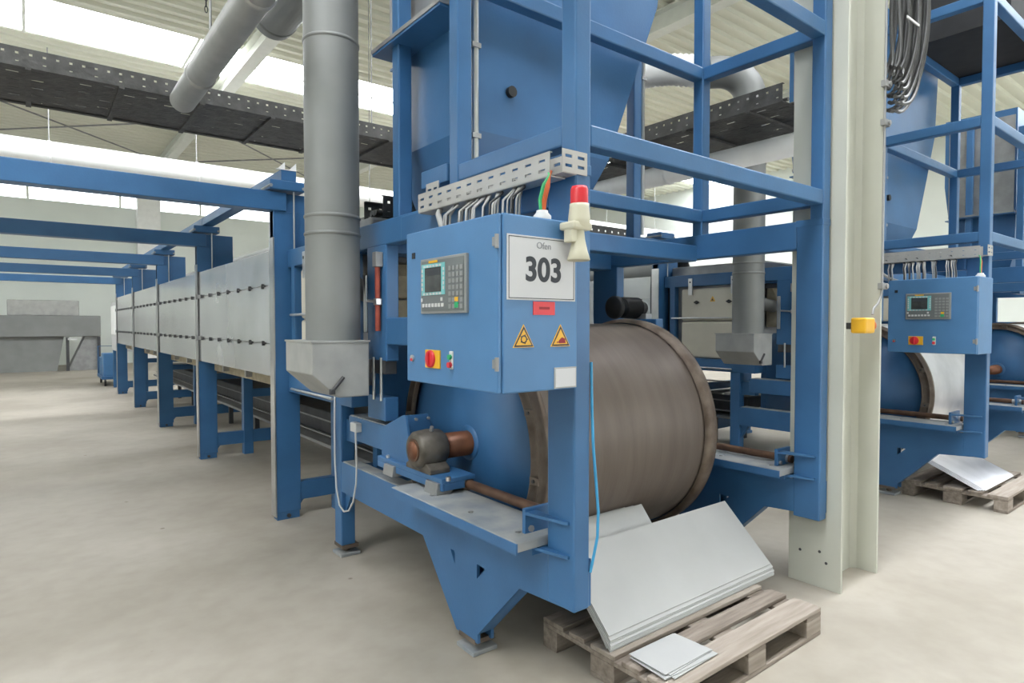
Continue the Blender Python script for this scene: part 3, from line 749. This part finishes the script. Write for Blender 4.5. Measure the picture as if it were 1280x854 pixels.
part('duct_elbow', MB().tube([(1.50, 3.60, 1.95), (1.58, 3.68, 1.87), (1.64, 3.715, 1.83), (1.72, 3.728, 1.81), (1.803, 3.73, 1.80)], .068, 20), 'galv', dc)

# ---------------------------------------------------------------- door lift mechanism on the guide post
dm = thing('lift_lever', 'red tube and bright lever hanging on the blue guide post beside the duct', 'lever', (1.63, 3.45, 1.6))
PH.append((dm, 'red tube and bright lever on the guide post of the second oven line'))
part('red_tube', MB().cyl((1.635, 3.40, 1.56), (1.635, 3.40, 1.95), .016, 12), 'redtube', dm)
part('tube_collar', MB().box(1.612, 1.662, 3.375, 3.425, 1.94, 2.03), 'greysteel', dm, bevel=.005)
part('lever', MB().box(1.622, 1.640, 3.54, 3.575, 1.55, 1.90), 'steel', dm, bevel=.006)
part('link_rod', MB().cyl((1.632, 3.40, 1.735), (1.632, 3.55, 1.745), .009, 8), 'steel', dm)
part('link_joint', MB().box(1.615, 1.655, 3.38, 3.42, 1.715, 1.755), 'steel', dm, bevel=.004)
part('valve_block', MB().box(1.66, 1.74, 3.36, 3.58, 1.30, 1.385), 'darksteel', dm, bevel=.005)
for yy in (3.40, 3.50): part('guide_pin', MB().cyl((1.655, yy, 1.14), (1.655, yy, 1.40), .010, 8), 'steel', dm)
part('stop_block', MB().box(1.66, 1.75, 3.36, 3.60, 1.02, 1.16), 'deep', dm, bevel=.005)

# ---------------------------------------------------------------- oven head section (cream doors)
oh = thing('inlet_oven', 'cream doored first oven section behind the grey duct', 'oven section', (2.7, 4.4, 0))
PH.append((oh, 'cream doored oven section with a warning triangle seen through the blue frame'))
part('core', MB().box(1.73, 3.66, 3.86, 5.06, 1.12, 2.06), 'greysteel', oh)
part('top_frame', MB().box(1.655, 3.72, 3.80, 5.09, 2.06, 2.20), 'blue', oh, bevel=.006)
part('roof_cover', MB().box(1.80, 3.6, 3.84, 5.09, 2.19, 2.32), 'greysteel', oh, bevel=.02)
part('bottom_frame', MB().box(1.655, 3.72, 3.84, 5.09, 1.05, 1.19), 'deep', oh, bevel=.006)
for yy in (3.83, 4.93):
    part('upright', MB().box(1.655, 1.74, yy, yy+.075, 1.18, 2.07), 'deep', oh, bevel=.004)
    part('upright', MB().box(3.64, 3.72, yy, yy+.075, 1.18, 2.07), 'deep', oh, bevel=.004)
def head_door(z0, z1, clips):
    d = part('door', MB().box(1.675, 1.735, 3.935, 4.845, z0, z1), 'door', oh, bevel=.02)
    for (yy, zz) in clips:
        part('clip', MB().prism([(yy-.04, zz), (yy, zz-.022), (yy+.04, zz), (yy, zz+.022)], 'x', 1.655, 1.68), 'black', d, bevel=.003)
    return d
d1 = head_door(1.645, 2.03, ((4.62, 1.865), (4.18, 1.865)))
d2 = head_door(1.20, 1.635, ((4.18, 1.37),))
part('warning_sign', MB().prism([(4.365, 1.87), (4.435, 1.87), (4.40, 1.935)], 'x', 1.671, 1.676), 'yellow', d1)
part('sign_symbol', MB().prism([(4.385, 1.88), (4.415, 1.88), (4.40, 1.91)], 'x', 1.669, 1.672), 'ink', d1)
for yy in (4.70, 4.12):
    hk = part('hanger_bracket', MB().box(1.648, 1.66, yy-.028, yy+.028, 1.955, 2.155), 'steel', oh, bevel=.003)
    part('bracket_hole', MB().cyl((1.645, yy, 2.11), (1.650, yy, 2.11), .012, 10), 'black', hk)
for zz in (1.675, 1.085):
    part('push_rod', MB().cyl((1.635, 3.94 if zz > 1.5 else 4.12, zz), (1.635, 4.96, zz), .011, 10), 'steel', oh)
part('rod_block', MB().box(1.62, 1.68, 3.93, 4.03, 1.655, 1.70), 'black', oh, bevel=.004)
part('inlet_plate', MB().box(1.815, 3.62, 3.80, 3.86, .55, 1.50), 'blue', oh)
part('inlet_insulation', MB().box(1.80, 3.5, 3.66, 3.80, 1.57, 1.76), 'insul', oh, bevel=.01)
part('inlet_curtain', MB().prism([(3.66, 1.77), (3.80, 1.77), (3.80, 2.02), (3.74, 2.02), (3.68, 1.92)], 'x', 1.80, 3.5), 'insul', oh, bevel=.02)
part('inlet_top', MB().box(1.78, 3.6, 3.60, 3.82, 2.00, 2.05), 'darksteel', oh)

# ---------------------------------------------------------------- oven bays and portal frames
Y0, PITCH = 5.10, 2.89
def oven_bay(i, dx, label):
    dy = DY if dx else 0
    ya = Y0+PITCH*i+.10+dy; yb2 = Y0+PITCH*(i+1)+dy; xf = 1.565+dx
    t = thing('oven_section', label, 'oven section', (2.6+dx, (ya+yb2)/2, 1.1), 'galvanised oven sections')
    part('core', MB().box(xf+.014, xf+2.1, ya+.001, yb2-.001, 1.19, 2.19).box(xf+.195, xf+1.925, yb2-.001, yb2+.1, 1.19, 2.19), 'greysteel', t)
    for (z0, z1, o) in ((1.170, 1.438, .0), (1.444, 1.917, .004), (1.923, 2.207, .0)):
        part('panel', MB().box(xf-o, xf+.016, ya+.035, yb2-.03, z0, z1), 'panel', t, bevel=.003)
    for yy in (ya+.012, yb2-.015):
        part('joint_strip', MB().box(xf-.012, xf+.012, yy-.016, yy+.016, 1.165, 2.215), 'darksteel', t)
    for zz in (1.441, 1.920):
        part('joint_latch', MB().box(xf-.03, xf+.004, yb2-.07, yb2-.002, zz-.022, zz+.022).cyl((xf-.03, yb2-.036, zz-.03), (xf-.03, yb2-.036, zz+.03), .012, 8), 'greysteel', t, bevel=.003)
    n = 7
    for zz in (1.441, 1.920):
        for j in range(n):
            yy = ya+.22+(yb2-ya-.44)*j/(n-1)
            c = part('clip', MB().box(xf-.016, xf+.002, yy-.045, yy+.045, zz-.005, zz+.005).box(xf-.024, xf+.002, yy-.008, yy+.008, zz-.022, zz+.018), 'darksteel', t)
    part('bottom_slab', MB().box(xf+.16, xf+2.0, ya, yb2-.001, 1.05, 1.195).box(xf+.20, xf+1.92, yb2-.001, yb2+.1, 1.06, 1.195), 'insul', t)
    for yy in (ya+.35, ya+1.2, ya+2.1): part('bottom_bracket', MB().box(xf+.10, xf+.19, yy, yy+.05, 1.08, 1.18), 'hood', t)
    part('far_panel', MB().box(xf+2.1, xf+2.115, ya+.03, yb2-.03, 1.17, 2.207), 'panel', t)
    part('roof_duct', MB().lathe([(0, .15), (yb2-ya+.10, .15)], (xf+.62, ya, 2.33), 'y', 24), 'galv', t)
    return t
names_ = ['first', 'second', 'third', 'fourth', 'fifth']
for i in range(4):
    oven_bay(i, 0, 'galvanised oven tunnel section, %s behind the grey duct of the 303 line' % names_[i])
for i in range(2):
    oven_bay(i, DX, 'galvanised oven tunnel section, %s of the line beyond the cream column' % names_[i])

def portal(i, dx, xl, label):
    y = Y0+PITCH*i+(DY if dx else 0); X = 1.55+dx
    t = thing('portal_frame', label, 'portal frame', (X+.1, y, 0), 'portal frames over the oven lines')
    part('post', MB().box(X, X+.20, y, y+.10, .06, 2.515), 'deep', t, bevel=.004)
    part('post_flange', MB().box(X-.006, X+.004, y-.004, y+.104, .03, 2.30), 'steel', t)
    ft = part('foot', MB().box(X+.01, X+.19, y+.005, y+.095, 0, .062), 'deep', t)
    part('foot_bolt', MB().cyl((X+.10, y-.012, .03), (X+.10, y+.01, .03), .016, 8), 'darksteel', ft)
    part('head_block', MB().box(X, X+.40, y+.012, y+.088, 2.20, 2.66), 'deep', t, bevel=.004)
    part('cross_beam', MB().box(xl, X+.10, y-.02, y+.12, 2.512, 2.662), 'deep', t, bevel=.006)
    part('bearing_cap', MB().box(X-.04, X+.24, y-.06, y+.16, 2.675, 2.752), 'deep', t, bevel=.008)
    for s in (-.035, .225): part('cap_bolt', MB().cyl((X+s, y-.07, 2.70), (X+s, y+.17, 2.70), .014, 8), 'worn', t)
    part('edge_highlight', MB().cyl((X+.16, y-.015, 2.20), (X+.16, y-.015, 2.68), .007, 6), 'steel', t)  # bright steel strip imitating the highlight along the head block's edge
    part('post', MB().box(X+1.95, X+2.15, y, y+.10, .03, 2.3), 'deep', t, bevel=.004)
    part('foot', MB().box(X+1.95, X+2.15, y-.02, y+.12, 0, .04), 'deep', t)
    part('inner_post', MB().box(X+.50, X+.61, y+.0, y+.10, 0, 1.06), 'deep', t, bevel=.004)
    part('tie_beam', MB().box(X+.19, X+1.96, y+.01, y+.09, .14, .29), 'deep', t, bevel=.004)
    part('tie_beam', MB().box(X+.60, X+1.96, y+.01, y+.09, .70, .80), 'deep', t, bevel=.004)
    part('post_gusset', MB().prism([(X+.19, .145), (X+.19, .08), (X+.24, .145)], 'y', y+.03, y+.07), 'deep', t)
    # support of the beam over the aisle
    part('aisle_post', MB().box(xl, xl+.16, y-.01, y+.11, 0, 2.515), 'deep', t)
    return t
for i in range(5):
    portal(i, 0, -1.9, 'blue portal frame with aisle beam, %s along the 303 line' % names_[i])
for i in range(3):
    portal(i, DX, 3.98, 'blue portal frame, %s along the line beyond the cream column' % names_[i])
# longitudinal rails on the portal caps
for i in range(4):
    y = Y0+PITCH*i
    single('top_rail', MB().box(1.60, 1.72, y-.05, y+PITCH-.06, 2.752, 2.84), 'deep', 'blue rail resting on portal caps, %s behind the grey duct' % names_[i], 'rail', (1.66, y, 2.752), 'rails on the portal caps', bevel=.004)
# small white finials on the first cap
fn = thing('cap_fins', 'two small white pointed fins on the first blue portal cap', 'fins', (1.62, 5.1, 2.84))
for xx in (1.57, 1.66): part('fin', MB().prism([(xx, 2.838), (xx+.06, 2.838), (xx+.06, 2.90)], 'y', 5.05, 5.07), 'pipewhite', fn)
part('fin_base', MB().box(1.565, 1.725, 5.045, 5.075, 2.836, 2.842), 'pipewhite', fn)

# ---------------------------------------------------------------- return conveyor under the ovens
def conveyor(dx, y1, label):
    t = thing('return_conveyor', label, 'conveyor', (2.9+dx, 4.6, 0))
    part('belt_casing', MB().box(2.45+dx, 3.30+dx, 4.3, y1, .44, .68), 'darksteel', t, bevel=.02)
    for (x, z) in ((2.30, .50), (2.36, .62), (2.40, .86)):
        part('pipe', MB().cyl((x+dx, 4.4, z), (x+dx, y1, z), .009, 8), 'greysteel', t)
    part('lower_plate', MB().box(2.25+dx, 3.3+dx, 4.3, y1, .405, .435), 'greysteel', t)
    y = 4.8
    while y < y1:
        part('leg', MB().box(2.5+dx, 2.56+dx, y, y+.06, 0, .45), 'darksteel', t)
        part('leg', MB().box(3.2+dx, 3.26+dx, y, y+.06, 0, .45), 'darksteel', t); y += 1.45
    return t
conveyor(0, 16.5, 'dark return conveyor with bright pipes under the 303 oven line')
conveyor(DX, 11.0, 'dark return conveyor with bright pipes under the second oven line')

# ---------------------------------------------------------------- socket with cable, hose
so = thing('socket_box', 'small white socket box with a drooping white cable on the blue rear leg', 'socket', (1.66, 3.76, .93))
part('box', MB().box(1.628, 1.672, 3.715, 3.805, .905, .965), 'white', so, bevel=.006)
cp2 = [(1.64, 3.745, .91), (1.64, 3.735, .80), (1.64, 3.73, .70), (1.64, 3.74, .573), (1.64, 3.79, .441), (1.64, 3.86, .368), (1.64, 3.94, .342), (1.64, 4.015, .368), (1.642, 4.07, .474), (1.645, 4.10, .636), (1.647, 4.11, .857), (1.648, 4.105, 1.05), (1.65, 4.10, 1.25)]
part('cable', MB().tube(cp2, .006, 7), 'white', so)
ho = single('air_hose', MB().tube([(1.752, 1.737, 1.45), (1.754, 1.733, 1.25), (1.757, 1.728, 1.11), (1.766, 1.722, .98), (1.776, 1.718, .85), (1.772, 1.718, .75), (1.757, 1.725, .67), (1.748, 1.733, .61)], .006, 8), 'hose', 'light blue air hose hanging down the corner post of the blue frame', 'hose')

# ---------------------------------------------------------------- copies for the second line
for t, lab in PH:
    if t is dc: continue
    sw = {'rusted_drum': 'shiny'} if t is dr else None
    c = dup(t, (DX, DY, 0), lab, swap=sw)
    if t is cb:
        for ch in list(c.children):
            if ch.name.split('.')[0] in ('paper_sign', 'red_label', 'paper_pocket', 'warning_sign'):
                for g in list(ch.children): bpy.data.objects.remove(g)
                bpy.data.objects.remove(ch)
for t, lab in ((st, 'tall blue steel frame of the third line, far beyond the cream column'), (hp, 'blue hopper of the third line, far beyond the cream column'), (oh, 'cream doored oven section of the third line'), (dr, 'steel drum of the third line'+' in its blue frame')):
    dup(t, (2*DX, DY, 0), lab, swap={'rusted_drum': 'shiny'} if t is dr else None)
# duct of the second line: same hood, the pipe turns away over the cable tray in a ribbed hose
c = dup(dc, (4.45, 0, 0), 'grey exhaust duct with box hood seen through the blue frame')
for ch in list(c.children):
    if ch.name.split('.')[0] == 'duct_body':
        ch.data = mesh_of(MB().lathe([(1.49, dr0), (3.92, dr0)], (dx_, dy_, 0), 'z', 40), 'duct_body', ORG[dc]); ch.data.materials.append(M['galv'])
    elif ch.name.split('.')[0] == 'duct_elbow':
        ch.data = mesh_of(MB().tube([(1.50, 3.58, 1.95), (1.62, 3.61, 1.87), (1.75, 3.615, 1.83), (1.90, 3.615, 1.81), (2.033, 3.615, 1.80)], .068, 20), 'duct_elbow', ORG[dc]); ch.data.materials.append(M['galv'])
    elif ch.name.split('.')[0] == 'seam_ring' and max(v.co.z for v in ch.data.vertices)+1.18 > 4: bpy.data.objects.remove(ch)
ORG[c] = (dx_+4.45, dy_, 1.18)
ex, ey = dx_+4.45, dy_
part('duct_bend', MB().tube([(ex, ey, 3.9)]+[(ex-.22*(1-math.cos(a_)), ey+.22*(1-math.cos(a_)), 3.9+.3*math.sin(a_)) for a_ in [PI/2*q/8 for q in range(1, 9)]]+[(ex-.30, ey+.30, 4.20)], dr0, 28), 'galv', c)
rb = [(ex-.30, ey+.30, 4.20)]
hz = MB(); n_ = 44
pr = [Vector((ex-.30-.5*q/n_, ey+.30+1.1*q/n_, 4.20+.12*math.sin(PI*q/n_))) for q in range(n_+1)]
vs = []; nn = 24
for q, p in enumerate(pr):
    d = (pr[min(q+1, n_)]-pr[max(q-1, 0)]).normalized(); a = d.cross(Vector((0, 0, 1))).normalized(); b = a.cross(d)
    rr = .150+.014*(q % 2)
    vs += [p+a*rr*math.cos(2*PI*k2/nn)+b*rr*math.sin(2*PI*k2/nn) for k2 in range(nn)]
hz.add(vs, [(q*nn+k2, q*nn+(k2+1) % nn, (q+1)*nn+(k2+1) % nn, (q+1)*nn+k2) for q in range(n_) for k2 in range(nn)], True)
part('ribbed_hose', hz, 'pipewhite', c)
part('run_duct', MB().cyl(pr[-1], pr[-1]+Vector((0, 3, 0)), .157, 28), 'galv', c)
part('yellow_band', MB().lathe([(-.04, .16), (-.04, .168), (.04, .168), (.04, .16)], tuple(pr[-1]+Vector((0, .2, 0))), 'y', 28), 'yellowpaint', c)
# black bin on top of the second cage
bb = thing('storage_bin', 'black open bin standing on the blue cage beyond the cream column', 'bin', (8.0, 2.1, 4.385))
part('bin_body', frustum(ringbox(4.386, 7.05, 8.40, 1.70, 2.50), ringbox(5.6, 7.0, 8.42, 1.65, 2.52)), 'binblack', bb)
part('rim', MB().box(6.98, 8.44, 1.63, 1.66, 5.58, 5.64).box(6.98, 8.44, 2.51, 2.54, 5.58, 5.64).box(6.98, 7.01, 1.66, 2.51, 5.58, 5.64).box(8.41, 8.44, 1.66, 2.51, 5.58, 5.64), 'black', bb)
# ---------------------------------------------------------------- pallets
def pallet(x0, y0, label, rot=0, org=None):
    t = thing('pallet', label, 'pallet', (x0, y0, 0))
    def b(*a, m='wood', nm='board'):
        return part(nm, MB().box(x0+a[0], x0+a[1], y0+a[2], y0+a[3], a[4], a[5]), m, t, bevel=.004)
    for i, (ya, wd) in enumerate(((0, .145), (.185, .10), (.3275, .145), (.515, .10), (.655, .145))):
        b(0, 1.2, ya, ya+wd, .122, .144, m='woodpale' if i in (0, 2) else 'wood', nm='deck_board')
    for xa, wd in ((0, .145), (.5275, .145), (1.055, .145)):
        b(xa, xa+wd, 0, .8, .100, .1225, nm='cross_board')
        for ya, yw in ((0, .10), (.3275, .145), (.70, .10)): b(xa, xa+wd, ya, ya+yw, .022, .1005, nm='block', m='woodpale' if ya == 0 else 'wood')
    for ya, wd in ((0, .10), (.3275, .145), (.70, .10)): b(0, 1.2, ya, ya+wd, 0, .0225, nm='runner')
    return t
pallet(1.99, 1.50, 'weathered wooden pallet under the leaning zinc sheets')
pallet(6.462, 1.50, 'wooden pallet under shiny sheets beyond the cream column')

# ---------------------------------------------------------------- zinc sheets leaning on the pallet
def lean_sheet(xa, xb, yb_, tilt, width, off, m, label, skew=0, group=None, th=.003, zb=.1445):
    # sheet with lower edge from (xa,yb) to (xb,yb), leaning back by tilt, pushed off*normal
    t = R(tilt); uy, uz = math.cos(t), math.sin(t); ny, nz = -uz, uy
    mb = MB(); vs = []
    for s in (0, th):
        for (x, w_) in ((xa, 0), (xb, 0), (xb+skew, width), (xa+skew, width)):
            vs.append((x, yb_+uy*w_+ny*(off+s), zb+uz*w_+nz*(off+s)))
    zmin = min(v[2] for v in vs); dz = zb-zmin
    vs = [(v[0], v[1], v[2]+dz) for v in vs]
    mb.add(vs, [(0, 1, 2, 3), (7, 6, 5, 4), (0, 4, 5, 1), (1, 5, 6, 2), (2, 6, 7, 3), (3, 7, 4, 0)])
    return single('metal_sheet', mb, m, label, 'metal sheet', (xa, yb_, zb), group)
ct_, st_ = math.cos(R(44.5)), math.sin(R(44.5))
for i in range(7):
    sl = (0, .004, .010, .016, .030, .036, .056)[i]
    lean_sheet(2.005+random.uniform(-.004, .004)+.001*i, 3.375+(.0, .006, -.004, .008, .002, .006, 0)[i], 1.862+ct_*sl-st_*.0048*i, 44.5, .462-sl*.6, 0, 'sheet', 'pale zinc sheet leaning on the wooden pallet, '+('rearmost', 'second from the rear', 'third from the rear', 'middle one', 'third from the front', 'second from the front', 'foremost')[i]+' of its stack', .0, 'leaning zinc sheets', th=.0035, zb=.1445+st_*sl+ct_*.0048*i)
for i in range(3):
    lean_sheet(2.012+.006*i, 2.55+.06*i, 1.893-.0085*i, 45.0, .607, 0, 'sheet', 'zinc sheet leaning on the drum behind the zinc stack, '+('rearmost', 'middle', 'foremost')[i], .06, 'zinc sheets behind the stack', th=.004)
# small offcuts lying on the deck
def flat_sheet(pts, z, m, label, group):
    mb = MB().prism(pts, 'z', z, z+.003)
    return single('metal_offcut', mb, m, label, 'metal sheet', (pts[0][0], pts[0][1], z), group)
for i in range(5):
    a_ = (-.03, .02, -.05, .035, .0)[i]; ox, oy = ((.0, 0), (.02, -.012), (-.015, -.006), (.012, .008), (-.004, .012))[i]
    base_ = [(-.155, -.10), (.155, -.10), (.15, .095), (-.15, .10)]
    pts = [(2.185+ox+p[0]*math.cos(a_)-p[1]*math.sin(a_), 1.665+oy+p[0]*math.sin(a_)+p[1]*math.cos(a_)) for p in base_]
    flat_sheet(pts, .1445+.0045*i, 'sheet', 'small zinc offcut lying flat on the wooden pallet, '+('lowest', 'second from below', 'middle', 'second from above', 'topmost')[i]+' of its pile', 'small zinc offcuts')
for i in range(4):
    lean_sheet(6.5+.02*i, 7.5-.03*i, 1.72-.0125*i, 23, .52, 0, 'shiny', 'shiny metal sheet on the pallet beyond the cream column, '+('rearmost', 'second from the rear', 'second from the front', 'foremost')[i], .05, 'shiny sheets', th=.004)

# ---------------------------------------------------------------- far end of the 303 line
ec = thing('end_cabinet', 'white steel cabinet at the far end of the 303 oven line', 'cabinet', (1.9, 17.9, 0))
part('body', MB().box(1.62, 2.6, 17.3, 18.6, .95, 2.15), 'white', ec, bevel=.01)
part('door', MB().box(1.60, 1.625, 17.4, 18.5, 1.35, 2.05), 'pipewhite', ec, bevel=.005)
part('leg', MB().box(1.64, 1.74, 17.3, 17.4, 0, .96), 'deep', ec)
part('leg', MB().box(1.64, 1.74, 18.5, 18.6, 0, .96), 'deep', ec)
ct = thing('trolley', 'blue metal trolley standing at the far end of the 303 oven line', 'trolley', (1.75, 19.6, 0))
part('deck', MB().box(1.42, 1.95, 18.9, 20.3, .18, .26), 'blue', ct, bevel=.01)
part('crate', MB().box(1.46, 1.90, 18.95, 19.5, .26, .85), 'cab', ct, bevel=.02)
part('crate', MB().box(1.46, 1.90, 19.6, 20.25, .26, .72), 'cab', ct, bevel=.02)
for (x, y) in ((1.5, 19.0), (1.86, 19.0), (1.5, 20.2), (1.86, 20.2)): part('wheel', MB().cyl((x-.02, y, .09), (x+.02, y, .09), .09, 16), 'black', ct)
part('handle', MB().tube([(1.45, 20.3, .2), (1.45, 20.35, 1.0), (1.92, 20.35, 1.0), (1.92, 20.3, .2)], .018, 8), 'blue', ct)
